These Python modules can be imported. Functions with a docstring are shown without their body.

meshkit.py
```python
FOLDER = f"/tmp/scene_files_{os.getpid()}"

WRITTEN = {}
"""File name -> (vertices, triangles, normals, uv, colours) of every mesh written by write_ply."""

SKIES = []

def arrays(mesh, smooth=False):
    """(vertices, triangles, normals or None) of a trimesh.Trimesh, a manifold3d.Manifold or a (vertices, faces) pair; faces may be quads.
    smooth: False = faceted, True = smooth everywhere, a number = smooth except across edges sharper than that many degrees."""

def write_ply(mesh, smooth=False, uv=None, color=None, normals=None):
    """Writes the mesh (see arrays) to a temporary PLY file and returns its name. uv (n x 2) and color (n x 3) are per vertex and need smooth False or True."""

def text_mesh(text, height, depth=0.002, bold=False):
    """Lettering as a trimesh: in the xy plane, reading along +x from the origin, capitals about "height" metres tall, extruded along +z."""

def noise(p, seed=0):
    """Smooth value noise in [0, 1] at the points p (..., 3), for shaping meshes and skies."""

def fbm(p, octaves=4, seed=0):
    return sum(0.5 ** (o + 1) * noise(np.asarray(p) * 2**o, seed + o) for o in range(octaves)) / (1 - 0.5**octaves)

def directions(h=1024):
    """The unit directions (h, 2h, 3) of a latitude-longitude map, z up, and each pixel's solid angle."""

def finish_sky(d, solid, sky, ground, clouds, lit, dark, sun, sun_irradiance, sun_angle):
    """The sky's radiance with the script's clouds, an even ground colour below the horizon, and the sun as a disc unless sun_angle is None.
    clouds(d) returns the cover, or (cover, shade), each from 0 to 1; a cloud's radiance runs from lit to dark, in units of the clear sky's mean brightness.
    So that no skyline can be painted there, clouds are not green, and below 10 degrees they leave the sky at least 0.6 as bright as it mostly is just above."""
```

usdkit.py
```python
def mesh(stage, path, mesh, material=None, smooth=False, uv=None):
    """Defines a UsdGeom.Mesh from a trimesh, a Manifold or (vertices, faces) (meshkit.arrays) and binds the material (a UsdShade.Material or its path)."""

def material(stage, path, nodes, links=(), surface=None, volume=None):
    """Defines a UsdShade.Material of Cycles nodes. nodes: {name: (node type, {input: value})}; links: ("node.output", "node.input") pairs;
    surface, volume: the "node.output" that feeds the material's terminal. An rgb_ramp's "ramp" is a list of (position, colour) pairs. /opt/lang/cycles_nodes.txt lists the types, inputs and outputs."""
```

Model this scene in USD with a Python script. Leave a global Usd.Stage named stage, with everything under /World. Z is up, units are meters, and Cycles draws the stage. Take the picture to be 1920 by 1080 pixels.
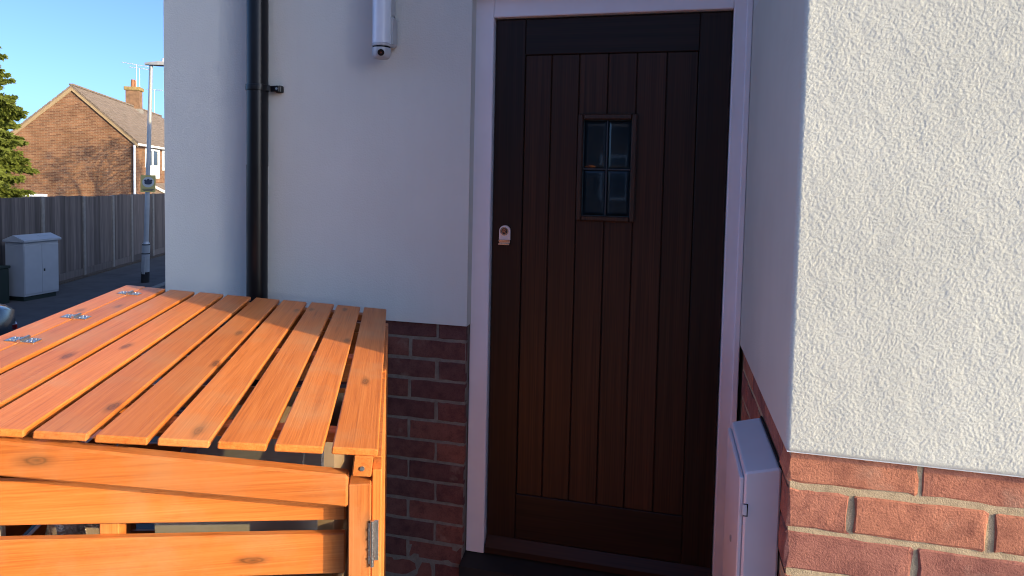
import math, numpy as np, trimesh, usdkit, meshkit
from scipy.ndimage import gaussian_filter
from pxr import Usd, UsdGeom, UsdLux, UsdShade, Sdf, Gf

stage = Usd.Stage.CreateInMemory()
UsdGeom.SetStageUpAxis(stage, UsdGeom.Tokens.z)
UsdGeom.SetStageMetersPerUnit(stage, 1.0)
UsdGeom.Xform.Define(stage, '/World')
UsdGeom.Scope.Define(stage, '/World/Looks')
rng = np.random.default_rng(7)

# ---------------------------------------------------------------- camera
CAM = np.array([.626, -2.2998, 1.404]); YAW, PITCH, ROLL = -.2351, -.0527, .0211
FPX, CYPX = 1222.69, -138.387           # focal length and lens shift in 1920-pixel units
EXPOSURE = 1.25
_f = np.array([np.sin(YAW)*np.cos(PITCH), np.cos(YAW)*np.cos(PITCH), np.sin(PITCH)])
_r = np.cross(_f, [0, 0, 1]); _r /= np.linalg.norm(_r); _u = np.cross(_r, _f)
_c, _s = np.cos(ROLL), np.sin(ROLL)
_X, _Y = _c*_r + _s*_u, -_s*_r + _c*_u
cam = UsdGeom.Camera.Define(stage, '/World/camera')
cam.AddTransformOp().Set(Gf.Matrix4d(*_X, 0, *_Y, 0, *(-_f), 0, *CAM, 1))
cam.CreateHorizontalApertureAttr(36.0); cam.CreateVerticalApertureAttr(20.25)
cam.CreateFocalLengthAttr(36.0*FPX/1920)
cam.CreateVerticalApertureOffsetAttr(36.0*CYPX/1920)
cam.CreateClippingRangeAttr(Gf.Vec2f(.05, 2000))
cam.CreateExposureAttr(EXPOSURE)

# ---------------------------------------------------------------- sky and sun
EL, AZ = math.radians(16.0), math.radians(10.6)      # the sun stands low on the right, a little behind the camera
S = np.array([math.cos(EL)*math.cos(AZ), -math.cos(EL)*math.sin(AZ), math.sin(EL)])
SKY_STRENGTH, SUN = .15, .76
skymat = usdkit.material(stage, '/World/Looks/sky_air', {
    'sky': ('sky_texture', {'sky_type': 'single_scattering', 'sun_disc': False, 'sun_elevation': EL, 'sun_rotation': math.atan2(S[0], S[1]),
                            'air_density': .5, 'aerosol_density': 2.1, 'ozone_density': 4.1}),
    'bg': ('background_shader', {'strength': SKY_STRENGTH})}, [('sky.color', 'bg.color')], surface='bg.background')
dome = UsdLux.DomeLight.Define(stage, '/World/sky')
UsdShade.MaterialBindingAPI.Apply(dome.GetPrim()).Bind(skymat)
dome.GetPrim().SetCustomDataByKey('kind', 'structure')
sun = UsdLux.DistantLight.Define(stage, '/World/sun')
sun.CreateNormalizeAttr(True); sun.CreateIntensityAttr(SUN); sun.CreateAngleAttr(.5); sun.CreateColorAttr(Gf.Vec3f(1.0, .77, .38))
_z = Gf.Vec3d(*S); _x = Gf.Cross(Gf.Vec3d(0, 0, 1), _z).GetNormalized(); _y = Gf.Cross(_z, _x)
sun.AddTransformOp().Set(Gf.Matrix4d(*_x, 0, *_y, 0, *_z, 0, 0, 0, 0, 1))

# ---------------------------------------------------------------- materials
M = {}
def mat(name, nodes, links, surface='p.BSDF', volume=None):
    M[name] = usdkit.material(stage, '/World/Looks/' + name, nodes, links, surface, volume); return M[name]

def plain(name, col, rough=.5, metallic=0., vary=.0, scale=30., bump=0., bscale=200., spec=.5, coat=0.):
    """A colour with a gentle mottling, a tone of its own on every object, and fine relief."""
    n = {'p': ('principled_bsdf', {'roughness': rough, 'metallic': metallic, 'specular_ior_level': spec, 'coat_weight': coat}),
         'tc': ('texture_coordinate', {}), 'no': ('noise_texture', {'scale': scale, 'detail': 6., 'roughness': .65}),
         'c': ('rgb_ramp', {'ramp': [(.25, tuple(x*(1-vary) for x in col)), (.75, tuple(min(1, x*(1+vary)) for x in col))]})}
    l = [('tc.object', 'no.vector'), ('no.fac', 'c.fac'), ('c.color', 'p.base_color')]
    if bump:
        n['bn'] = ('noise_texture', {'scale': bscale, 'detail': 4.}); n['b'] = ('bump', {'strength': 1., 'distance': bump})
        l += [('tc.object', 'bn.vector'), ('bn.fac', 'b.height'), ('b.normal', 'p.normal')]
    return mat(name, n, l)

def timber(name, axis, dark, mid, light, rough=.45, knots=True, ring=75., along=2.6, bump=.0009, coat=0., spec=.45, tone=(.76, 1.14), weather=None):
    """Wood whose grain runs along the object's own axis, with a tone and an offset of its own on every object."""
    sc = [ring]*3; sc[axis] = along
    kc = [9.]*3; kc[axis] = 3.0; 
    n = {'p': ('principled_bsdf', {'roughness': rough, 'coat_weight': coat, 'coat_roughness': .25, 'specular_ior_level': spec}),
         'tc': ('texture_coordinate', {}), 'oi': ('object_info', {}),
         'o': ('vector_math', {'math_type': 'scale', 'vector1': (17., 31., 23.)}),
         'a': ('vector_math', {'math_type': 'add'}),
         'm': ('mapping', {'scale': tuple(sc)}), 'g': ('noise_texture', {'scale': 1.0, 'detail': 5., 'roughness': .6, 'distortion': .8}),
         'm2': ('mapping', {'scale': tuple(x*(5 if x > 10 else 2.2) for x in sc)}), 'f': ('noise_texture', {'scale': 1.0, 'detail': 3.}),
         'mixg': ('mix_float', {'fac': .45}),
         'c': ('rgb_ramp', {'ramp': [(.30, dark), (.46, mid), (.65, light)]}),
         'tone': ('map_range', {'from_min': 0., 'from_max': 1., 'to_min': tone[0], 'to_max': tone[1]}),
         'h': ('hsv', {'saturation': 1.0}),
         'b': ('bump', {'strength': .7, 'distance': bump})}
    l = [('tc.object', 'a.vector1'), ('oi.random', 'o.scale'), ('o.vector', 'a.vector2'), ('a.vector', 'm.vector'), ('m.vector', 'g.vector'),
         ('a.vector', 'm2.vector'), ('m2.vector', 'f.vector'), ('g.fac', 'mixg.a'), ('f.fac', 'mixg.b'), ('mixg.result', 'c.fac'),
         ('oi.random', 'tone.value'), ('tone.result', 'h.value'), ('mixg.result', 'b.height'), ('b.normal', 'p.normal')]
    src = 'c.color'
    if knots:
        n['km'] = ('mapping', {'scale': tuple(kc), 'rotation': (0., 0., 0.) if axis == 1 else (math.pi/2, 0., 0.)}); n['kw'] = ('noise_texture', {'scale': 6., 'detail': 2.})
        n['kadd'] = ('vector_math', {'math_type': 'multiply_add', 'vector2': (.10, .10, .10)})
        n['kv'] = ('voronoi_texture', {'dimensions': '2D', 'scale': .72, 'randomness': 1.})
        n['kr'] = ('rgb_ramp', {'ramp': [(.0, (.95, .95, .95)), (.022, (.55, .55, .55)), (.030, (.9, .9, .9)), (.042, (.45, .45, .45)), (.085, (0, 0, 0))]})
        n['kx'] = ('mix_color', {'b': (dark[0]*.30, dark[1]*.42, dark[2]*.6)})
        l += [('a.vector', 'km.vector'), ('km.vector', 'kw.vector'), ('kw.color', 'kadd.vector1'), ('km.vector', 'kadd.vector3'), ('kadd.vector', 'kv.vector'),
              ('kv.distance', 'kr.fac'), ('kr.color', 'kx.fac'), ('c.color', 'kx.a')]
        src = 'kx.result'
    if weather:                                   # faded, greyer patches
        n['wn'] = ('noise_texture', {'scale': 5., 'detail': 6., 'roughness': .65}); n['wr'] = ('rgb_ramp', {'ramp': [(.48, (0, 0, 0)), (.72, (.55, .55, .55))]}); n['wx'] = ('mix_color', {'b': weather})
        l += [('a.vector', 'wn.vector'), ('wn.fac', 'wr.fac'), ('wr.color', 'wx.fac'), (src, 'wx.a')]; src = 'wx.result'
    l += [(src, 'h.color'), ('h.color', 'p.base_color')]
    return mat(name, n, l)

for ax, nm in enumerate(('x', 'y', 'z')):
    timber('orange_timber_' + nm, ax, (.35, .084, .013), (.52, .142, .024), (.61, .192, .042), rough=.46, weather=(.46, .23, .10), tone=(.70, 1.12))
timber('door_board_wood', 2, (.015, .0060, .0038), (.031, .0125, .0072), (.055, .022, .011), rough=.42, knots=False, ring=60., along=1.2, bump=.0005, spec=.25, tone=(.75, 1.3))
timber('door_frame_wood', 2, (.010, .0045, .0034), (.021, .0092, .0062), (.034, .0148, .009), rough=.42, knots=False, ring=60., along=1.2, bump=.0005, spec=.25, tone=(.75, 1.3))
timber('door_rail_wood', 0, (.010, .0045, .0034), (.021, .0092, .0062), (.034, .0148, .009), rough=.42, knots=False, ring=60., along=1.2, bump=.0005, spec=.25, tone=(.75, 1.3))
timber('window_bead_wood', 2, (.018, .0075, .0045), (.036, .014, .0075), (.06, .024, .011), rough=.35, knots=False, ring=50., bump=.0004)
timber('fence_wood', 2, (.052, .042, .038), (.098, .080, .072), (.15, .125, .11), rough=.85, knots=False, ring=30., along=1.0, bump=.002, tone=(.6, 1.35))

def brickmat(name, ramp, mort=None, bump=.0012, scale=1.):
    return mat(name, {
        'p': ('principled_bsdf', {'roughness': .86, 'specular_ior_level': .25}), 'tc': ('texture_coordinate', {}), 'oi': ('object_info', {}),
        'o': ('vector_math', {'math_type': 'scale', 'vector1': (13., 29., 7.)}), 'a': ('vector_math', {'math_type': 'add'}),
        'c': ('rgb_ramp', {'ramp': ramp}),
        'n1': ('noise_texture', {'scale': 22.*scale, 'detail': 5., 'roughness': .65}), 'r1': ('rgb_ramp', {'ramp': [(.3, (.62, .58, .62)), (.52, (1., 1., 1.)), (.75, (1.22, 1.28, 1.25))]}),
        'n2': ('noise_texture', {'scale': 260.*scale, 'detail': 4., 'roughness': .7}), 'r2': ('rgb_ramp', {'ramp': [(.3, (.55, .5, .5)), (.45, (1., 1., 1.)), (.72, (1.25, 1.25, 1.2))]}),
        'm1': ('mix_color', {'blend_type': 'multiply', 'fac': 1., 'use_clamp': False}), 'm2': ('mix_color', {'blend_type': 'multiply', 'fac': .8, 'use_clamp': False}),
        'n3': ('noise_texture', {'scale': 7., 'detail': 4., 'roughness': .6}), 'r3': ('rgb_ramp', {'ramp': [(.60, (0, 0, 0)), (.78, (.45, .45, .45))]}),
        'ef': ('mix_color', {'b': (.46, .36, .27)}),
        'bs': ('mix_float', {'fac': .35}), 'b': ('bump', {'strength': 1., 'distance': bump})},
        [('tc.object', 'a.vector1'), ('oi.random', 'o.scale'), ('o.vector', 'a.vector2'), ('oi.random', 'c.fac'), ('a.vector', 'n1.vector'), ('a.vector', 'n2.vector'), ('a.vector', 'n3.vector'),
         ('n1.fac', 'r1.fac'), ('n2.fac', 'r2.fac'), ('c.color', 'm1.a'), ('r1.color', 'm1.b'), ('m1.result', 'm2.a'), ('r2.color', 'm2.b'),
         ('n3.fac', 'r3.fac'), ('r3.color', 'ef.fac'), ('m2.result', 'ef.a'), ('ef.result', 'p.base_color'),
         ('n2.fac', 'bs.a'), ('n1.fac', 'bs.b'), ('bs.result', 'b.height'), ('b.normal', 'p.normal')])
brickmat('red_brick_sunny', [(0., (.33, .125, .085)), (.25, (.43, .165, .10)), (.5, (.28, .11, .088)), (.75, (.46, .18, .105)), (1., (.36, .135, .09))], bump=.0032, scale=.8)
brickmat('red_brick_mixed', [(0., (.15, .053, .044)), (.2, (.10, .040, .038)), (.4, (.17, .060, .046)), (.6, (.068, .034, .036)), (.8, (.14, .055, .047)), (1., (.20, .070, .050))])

def mortar(name, col):
    return mat(name, {'p': ('principled_bsdf', {'roughness': .95, 'specular_ior_level': .2}), 'tc': ('texture_coordinate', {}),
        'n': ('noise_texture', {'scale': 40., 'detail': 8., 'roughness': .75}), 'c': ('rgb_ramp', {'ramp': [(.3, tuple(x*.7 for x in col)), (.7, tuple(x*1.25 for x in col))]}),
        'n2': ('noise_texture', {'scale': 420., 'detail': 3.}), 'b': ('bump', {'strength': 1., 'distance': .0015})},
        [('tc.object', 'n.vector'), ('tc.object', 'n2.vector'), ('n.fac', 'c.fac'), ('c.color', 'p.base_color'), ('n2.fac', 'b.height'), ('b.normal', 'p.normal')])
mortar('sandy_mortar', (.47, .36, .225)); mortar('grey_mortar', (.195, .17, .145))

def render_mat(name, col, bump, scale, big=.05):
    return mat(name, {'p': ('principled_bsdf', {'roughness': .9, 'specular_ior_level': .2}), 'tc': ('texture_coordinate', {}),
        'n0': ('noise_texture', {'scale': 1.3, 'detail': 5., 'roughness': .6}), 'c': ('rgb_ramp', {'ramp': [(.3, tuple(x*(1-big) for x in col)), (.7, tuple(x*(1+big) for x in col))]}),
        'n': ('noise_texture', {'scale': scale, 'detail': 3., 'roughness': .55}), 'st': ('mapping', {'scale': (9., 9., .8)}), 'sn': ('noise_texture', {'scale': 1., 'detail': 6., 'roughness': .7}), 'sr': ('rgb_ramp', {'ramp': [(.3, (.97, .968, .965)), (.55, (1., 1., 1.))]}), 'sm': ('mix_color', {'blend_type': 'multiply', 'fac': .8}), 'nl': ('noise_texture', {'scale': 14., 'detail': 4.}), 'nm': ('mix_float', {'fac': .4}), 'b': ('bump', {'strength': 1., 'distance': bump})},
        [('tc.object', 'n0.vector'), ('tc.object', 'n.vector'), ('n0.fac', 'c.fac'), ('tc.object', 'st.vector'), ('st.vector', 'sn.vector'), ('sn.fac', 'sr.fac'), ('c.color', 'sm.a'), ('sr.color', 'sm.b'), ('sm.result', 'p.base_color'), ('tc.object', 'nl.vector'), ('n.fac', 'nm.a'), ('nl.fac', 'nm.b'), ('nm.result', 'b.height'), ('b.normal', 'p.normal')])
render_mat('white_render', (.60, .595, .555), .0022, 170.)
render_mat('white_render_near', (.565, .556, .488), .0008, 520., .09)
plain('white_frame_paint', (.76, .74, .78), .38, vary=.04, scale=9., bump=.0004, bscale=90.)
plain('white_plastic', (.70, .68, .72), .4, vary=.03, scale=14.)
plain('white_upvc', (.78, .78, .76), .4)
plain('pale_lamp_plastic', (.60, .64, .72), .28, vary=.02, spec=.6)
plain('silver_plastic', (.38, .39, .42), .32, spec=.6)
plain('black_gloss_plastic', (.004, .004, .005), .28, spec=.32)
plain('dark_lens', (.004, .003, .004), .06, spec=.9)
plain('lens_red', (.16, .03, .01), .2)
plain('zinc_steel', (.62, .60, .56), .30, metallic=1., vary=.15, scale=140., bump=.0008, bscale=300.)
plain('chrome', (.75, .72, .68), .16, metallic=1., vary=.05)
plain('warm_nickel', (.60, .62, .66), .42, metallic=.6)
plain('polished_copper', (.72, .45, .33), .22, metallic=1.)
plain('dark_slot', (.006, .006, .006), .6)
plain('black_gap', (.01, .009, .008), .8)
plain('lead_came', (.05, .055, .06), .4, metallic=.5)
plain('net_curtain', (.13, .16, .165), .9)
plain('sill_wood', (.012, .009, .008), .7, vary=.3, bump=.001, bscale=60.)
plain('cabinet_paint', (.36, .38, .40), .5, vary=.06, scale=5., bump=.0008, bscale=20.)
plain('cabinet_green', (.012, .022, .017), .45, vary=.1)
plain('galvanised_steel', (.42, .43, .43), .5, metallic=.35, vary=.1, scale=9.)
plain('black_band', (.01, .01, .011), .6)
plain('sign_yellow', (.46, .39, .13), .5, vary=.05)
plain('sign_grey', (.42, .45, .46), .5)
plain('sign_dark', (.02, .03, .06), .5)
plain('concrete', (.20, .185, .165), .9, vary=.2, scale=12., bump=.002, bscale=60.)
plain('asphalt', (.055, .053, .055), .92, vary=.35, scale=3., bump=.004, bscale=120.)
plain('path_tarmac', (.075, .070, .070), .92, vary=.35, scale=2.5, bump=.004, bscale=140.)
plain('soil', (.075, .055, .038), .95, vary=.4, scale=14., bump=.02, bscale=30.)
plain('paving', (.24, .22, .19), .9, vary=.2, scale=4., bump=.003, bscale=80.)
plain('roof_tile', (.165, .125, .095), .85, vary=.35, scale=2.5, bump=.02, bscale=9.)
plain('bargeboard', (.28, .20, .11), .7, vary=.2)
plain('chimney_brick', (.17, .095, .052), .9, vary=.45, scale=3.)
plain('terracotta', (.28, .12, .06), .8, vary=.15)
plain('lichen_cap', (.24, .17, .065), .9, vary=.4, scale=8.)
plain('aluminium', (.70, .71, .72), .35, metallic=.7)
plain('dark_interior', (.03, .03, .03), .9)
plain('window_dark', (.03, .04, .055), .06, spec=.8)
plain('car_paint', (.010, .011, .015), .16, spec=.6, coat=.6)
plain('car_glass', (.012, .014, .016), .05, spec=.7)
plain('tail_red', (.35, .012, .012), .15, spec=.6)
plain('tyre_rubber', (.018, .018, .018), .8)
plain('bark', (.085, .060, .042), .95, vary=.3, scale=12., bump=.02, bscale=16.)
plain('cardboard', (.22, .15, .09), .85, vary=.1, scale=8.)
plain('card_white', (.62, .58, .52), .7, vary=.05)
plain('tub_grey', (.17, .165, .155), .5, vary=.1)
plain('sack_plastic', (.19, .15, .13), .25, vary=.3, scale=12., bump=.02, bscale=25., spec=.7)
# glass of the little door window
mat('door_glass', {'t': ('transparent_bsdf', {'color': (.42, .52, .58)}), 'g': ('glossy_bsdf', {'color': (.85, .92, 1.), 'roughness': .03}), 'fr': ('fresnel', {'IOR': 1.52}), 'm': ('mix_closure', {})},
    [('fr.fac', 'm.fac'), ('t.BSDF', 'm.closure1'), ('g.BSDF', 'm.closure2')], surface='m.closure')
def leafmat(name, a, b, c):
    mat(name, {'g': ('geometry', {}), 'c': ('rgb_ramp', {'ramp': [(0., a), (.5, b), (1., c)]}), 'd': ('principled_bsdf', {'roughness': .6, 'specular_ior_level': .25}), 't': ('translucent_bsdf', {}), 'm': ('mix_closure', {'fac': .3})},
        [('g.random_per_island', 'c.fac'), ('c.color', 'd.base_color'), ('c.color', 't.color'), ('d.BSDF', 'm.closure1'), ('t.BSDF', 'm.closure2')], surface='m.closure')
leafmat('conifer_needles', (.13, .155, .025), (.26, .26, .04), (.40, .35, .06))
leafmat('winter_leaves', (.05, .055, .018), (.09, .08, .025), (.12, .10, .03))
# far brickwork: brick courses by texture, on the house across the road only
mat('far_brick', {'uv': ('uvmap', {'attribute': 'st'}), 'w': ('noise_texture', {'scale': 1.2, 'detail': 5.}),
    'b': ('brick_texture', {'color1': (.22, .11, .06), 'color2': (.12, .058, .036), 'mortar': (.25, .18, .115), 'scale': 1., 'brick_width': .30, 'row_height': .10, 'mortar_size': .011, 'mortar_smooth': .3, 'bias': -.1}),
    'r': ('rgb_ramp', {'ramp': [(.3, (.75, .72, .70)), (.7, (1.2, 1.2, 1.2))]}), 'm': ('mix_color', {'blend_type': 'multiply', 'fac': 1., 'use_clamp': False}),
    'p': ('principled_bsdf', {'roughness': .9, 'specular_ior_level': .2}), 'bu': ('bump', {'strength': .6, 'distance': .01, 'invert': True})},
    [('uv.UV', 'b.vector'), ('uv.UV', 'w.vector'), ('w.fac', 'r.fac'), ('b.color', 'm.a'), ('r.color', 'm.b'), ('m.result', 'p.base_color'), ('b.fac', 'bu.height'), ('bu.normal', 'p.normal')])

# ---------------------------------------------------------------- builders
_used = {}
def numbered(parent, name):
    k = (str(parent), name); n = _used.get(k, -1) + 1; _used[k] = n
    return name if n == 0 else f'{name}_{n:03d}'

class Thing:
    """A thing: an Xform at its base; its parts are given in world coordinates (or in its own when local=True)."""
    def __init__(s, name, label, cat, loc=(0, 0, 0), rotz=0., group=None, kind=None, local=False):
        s.path = '/World/' + numbered('/World', name); s.loc = np.array(loc, float); s.local = local
        x = UsdGeom.Xform.Define(stage, s.path); x.AddTranslateOp().Set(Gf.Vec3d(*map(float, loc)))
        if rotz: x.AddRotateZOp().Set(math.degrees(rotz))
        p = x.GetPrim()
        for k, v in (('label', label), ('category', cat), ('group', group), ('kind', kind)):
            if v: p.SetCustomDataByKey(k, v)
    def part(s, name, mesh, m, parent=None, smooth=False, uv=None, label=None, kind=None):
        base = parent or s.path; path = base + '/' + numbered(base, name)
        v, f, _ = meshkit.arrays(mesh)
        if not s.local: v = v - s.loc
        g = usdkit.mesh(stage, path, trimesh.Trimesh(v, f, process=False), M[m], smooth=smooth, uv=uv)
        if label: g.GetPrim().SetCustomDataByKey('label', label)
        if kind: g.GetPrim().SetCustomDataByKey('kind', kind)
        return path

def structure(name, mesh, m, kind='structure', smooth=False):
    g = usdkit.mesh(stage, '/World/' + numbered('/World', name), mesh, M[m], smooth=smooth); g.GetPrim().SetCustomDataByKey('kind', kind)

_signs = np.array([(x, y, z) for x in (-1, 1) for y in (-1, 1) for z in (-1, 1)], float)
_cham = np.concatenate([np.stack([_signs[:, 0]*(1 if k == 0 else .8), _signs[:, 1]*(1 if k == 1 else .8), _signs[:, 2]*(1 if k == 2 else .8)], 1) for k in range(3)])
_chf = trimesh.convex.convex_hull(_cham, qhull_options='QbB Pp Qt')
_order = [int(np.argmin(np.linalg.norm(_cham - v, axis=1))) for v in _chf.vertices]
_chfaces = np.array(_order)[_chf.faces]
def box(x0, x1, y0, y1, z0, z1, bev=.0):
    """A box with bevelled edges (44 triangles) or, without a bevel, a plain one."""
    h = np.array([x1-x0, y1-y0, z1-z0])/2; c = np.array([x1+x0, y1+y0, z1+z0])/2
    if bev <= 0: return trimesh.Trimesh(_signs*h + c, trimesh.convex.convex_hull(_signs*h).faces if False else _boxf, process=False)
    b = min(bev, .45*h.min())
    i = h - b
    v = np.concatenate([np.stack([_signs[:, j]*(h[j] if k == j else i[j]) for j in range(3)], 1) for k in range(3)])
    return trimesh.Trimesh(v + c, _chfaces, process=False)
_boxf = np.array([(0, 1, 3), (0, 3, 2), (4, 6, 7), (4, 7, 5), (0, 4, 5), (0, 5, 1), (2, 3, 7), (2, 7, 6), (0, 2, 6), (0, 6, 4), (1, 5, 7), (1, 7, 3)])
def hull(pts): return trimesh.convex.convex_hull(np.asarray(pts, float))
def cat(*ms): return trimesh.util.concatenate(list(ms))
def rot(m, axis, ang, at=(0, 0, 0)):
    m = m.copy(); m.apply_transform(trimesh.transformations.rotation_matrix(ang, axis, at)); return m
def move(m, *d): m = m.copy(); m.apply_translation(d); return m
def cyl(p0, p1, r, n=20, r1=None):
    """A tapered round bar from p0 to p1."""
    p0, p1 = np.array(p0, float), np.array(p1, float); d = p1-p0; L = np.linalg.norm(d); d /= L
    a = np.cross(d, [0, 0, 1] if abs(d[2]) < .9 else [1, 0, 0]); a /= np.linalg.norm(a); b = np.cross(d, a)
    t = np.linspace(0, 2*np.pi, n, endpoint=False); ring = np.outer(np.cos(t), a) + np.outer(np.sin(t), b)
    r1 = r if r1 is None else r1
    v = np.vstack([p0 + ring*r, p1 + ring*r1, [p0], [p1]]); f = []
    for i in range(n):
        j = (i+1) % n; f += [(i, j, n+j), (i, n+j, n+i), (2*n, j, i), (2*n+1, n+i, n+j)]
    return trimesh.Trimesh(v, np.array(f), process=False)
def lathe(profile, c, n=32):
    """Turned about a vertical axis through c; profile: (radius, height) pairs."""
    t = np.linspace(0, 2*np.pi, n, endpoint=False); v = []; f = []
    for r, z in profile: v += [(c[0]+r*math.cos(a), c[1]+r*math.sin(a), c[2]+z) for a in t]
    for k in range(len(profile)-1):
        for i in range(n):
            j = (i+1) % n; f += [(k*n+i, k*n+j, (k+1)*n+j), (k*n+i, (k+1)*n+j, (k+1)*n+i)]
    return trimesh.Trimesh(np.array(v), np.array(f), process=False)
def grid(us, vs, fn):
    """A sheet of points fn(U, V) -> (..., 3)."""
    U, V = np.meshgrid(us, vs, indexing='ij'); P = fn(U, V).reshape(-1, 3); n, m = len(us), len(vs)
    i = (np.arange(n-1)[:, None]*m + np.arange(m-1)[None]).ravel()
    f = np.vstack([np.stack([i, i+m, i+m+1], 1), np.stack([i, i+m+1, i+1], 1)])
    return trimesh.Trimesh(P, f, process=False)

# ---------------------------------------------------------------- ground
PAD, LOW = -.15, -1.05
def gz(x, y):
    """The plot by the door is level; the ground falls to the street on the left."""
    t = np.clip((-2.0 - x)/4.0, 0, 1); t = t*t*(3-2*t)
    return PAD + (LOW - PAD)*t
_gx = np.unique(np.r_[-1500, -400, -150, -80, -40, np.arange(-20, 4, .5), 10, 40, 150, 400, 1500]); _gy = np.unique(np.r_[-1500, -400, -100, -40, np.arange(-14, 20, 2.), 40, 100, 400, 1500])
structure('ground', grid(_gx, _gy, lambda X, Y: np.stack([X, Y, gz(X, Y)], -1)), 'path_tarmac')
FC, FD = np.array([-13.013, 11.246]), np.array([-.349, .937])      # the fence across the street: a point on it, its direction
FN = np.array([FD[1], -FD[0]])                                      # from the fence towards us
def fpt(s, o, z): p = FC + FD*s + FN*o; return (p[0], p[1], z)
def fbox(s0, s1, o0, o1, z0, z1, bev=0.):
    m = box(s0, s1, o0, o1, z0, z1, bev); v = m.vertices
    P = FC + np.outer(v[:, 0], FD) + np.outer(v[:, 1], FN)
    return trimesh.Trimesh(np.c_[P, v[:, 2]], m.faces[:, ::-1], process=False)
structure('pavement', fbox(-40, 40, .16, 2.15, LOW-.2, LOW+.004), 'path_tarmac')
structure('road', fbox(-40, 40, 2.30, 5.0, LOW-.2, LOW+.003), 'asphalt')
structure('verge', fbox(-40, 40, -.05, .155, LOW-.2, LOW+.035), 'soil')
kerb = Thing('kerb', 'row of pale concrete kerbstones beside the far pavement', 'kerb', fpt(0, 2.2, LOW))
for k in range(-8, 10):
    kerb.part('kerbstone', fbox(k*.915, k*.915+.907, 2.156, 2.295, LOW-.2, LOW+.03, .012), 'concrete')

# ---------------------------------------------------------------- the white house
YW, YB, YF = -.075, -.060, -.025        # faces of the render, the brick plinth and the door frame
XL, XC, YC, ZP = -1.345, .873, -.907, .873
house = Thing('white_house', 'white rendered house with red brick plinth and dark wooden door', 'house', (0, 0, PAD))

# textured render wrapped round the projecting corner, as real relief
def grain(n, m, px, seed):
    g = np.random.default_rng(seed)
    a = gaussian_filter(g.standard_normal((n, m)), px); a /= a.std()
    b = gaussian_filter(g.standard_normal((n, m)), px*2.3); b /= b.std()
    c = gaussian_filter(g.standard_normal((n, m)), px*9); c /= c.std()
    a = np.tanh(.9*(a + .15*b))
    return .00028*a + .00004*np.tanh(b) + .00014*c
def corner_path(s):
    """s < 0: along the return wall; s > 0: along the front; a small round in between."""
    r = .010; q = r*math.pi/4
    P = np.zeros(s.shape + (2,)); N = np.zeros_like(P)
    A = s < -q; B = s > q; Cc = ~(A | B)
    P[A] = np.stack([np.full(A.sum(), XC), YC + r - (s[A] + q)], -1); N[A] = (-1, 0)
    P[B] = np.stack([XC + r + (s[B] - q), np.full(B.sum(), YC)], -1); N[B] = (0, -1)
    t = (s[Cc] + q)/(2*q)*math.pi/2
    N[Cc] = np.stack([-np.cos(t), -np.sin(t)], -1); P[Cc] = np.array([XC + r, YC + r]) + r*N[Cc]
    return P, N
ss = np.r_[np.arange(-.87, -.02, .006), np.arange(-.02, 1.09, .0014)]
zz = np.arange(.866, 1.96, .0014)
G_ = grain(int(2.2/.0014), len(zz), 0.80, 3)
_si = np.clip(((ss + .9)/.0014).astype(int), 0, G_.shape[0]-1)
def wrap(Sg, Zg):
    P, N = corner_path(Sg); h = G_[_si][:, :]
    h = h*np.where(Sg < -.02, .55, 1.)
    ed = np.clip((Zg - .866)/.010, 0, 1)                      # the lower edge rounds in to the stop bead
    P = P + N*(h*ed - .003*(1-ed)**2)[..., None]
    return np.concatenate([P, Zg[..., None]], -1)
m = grid(ss, zz, wrap)
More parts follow.
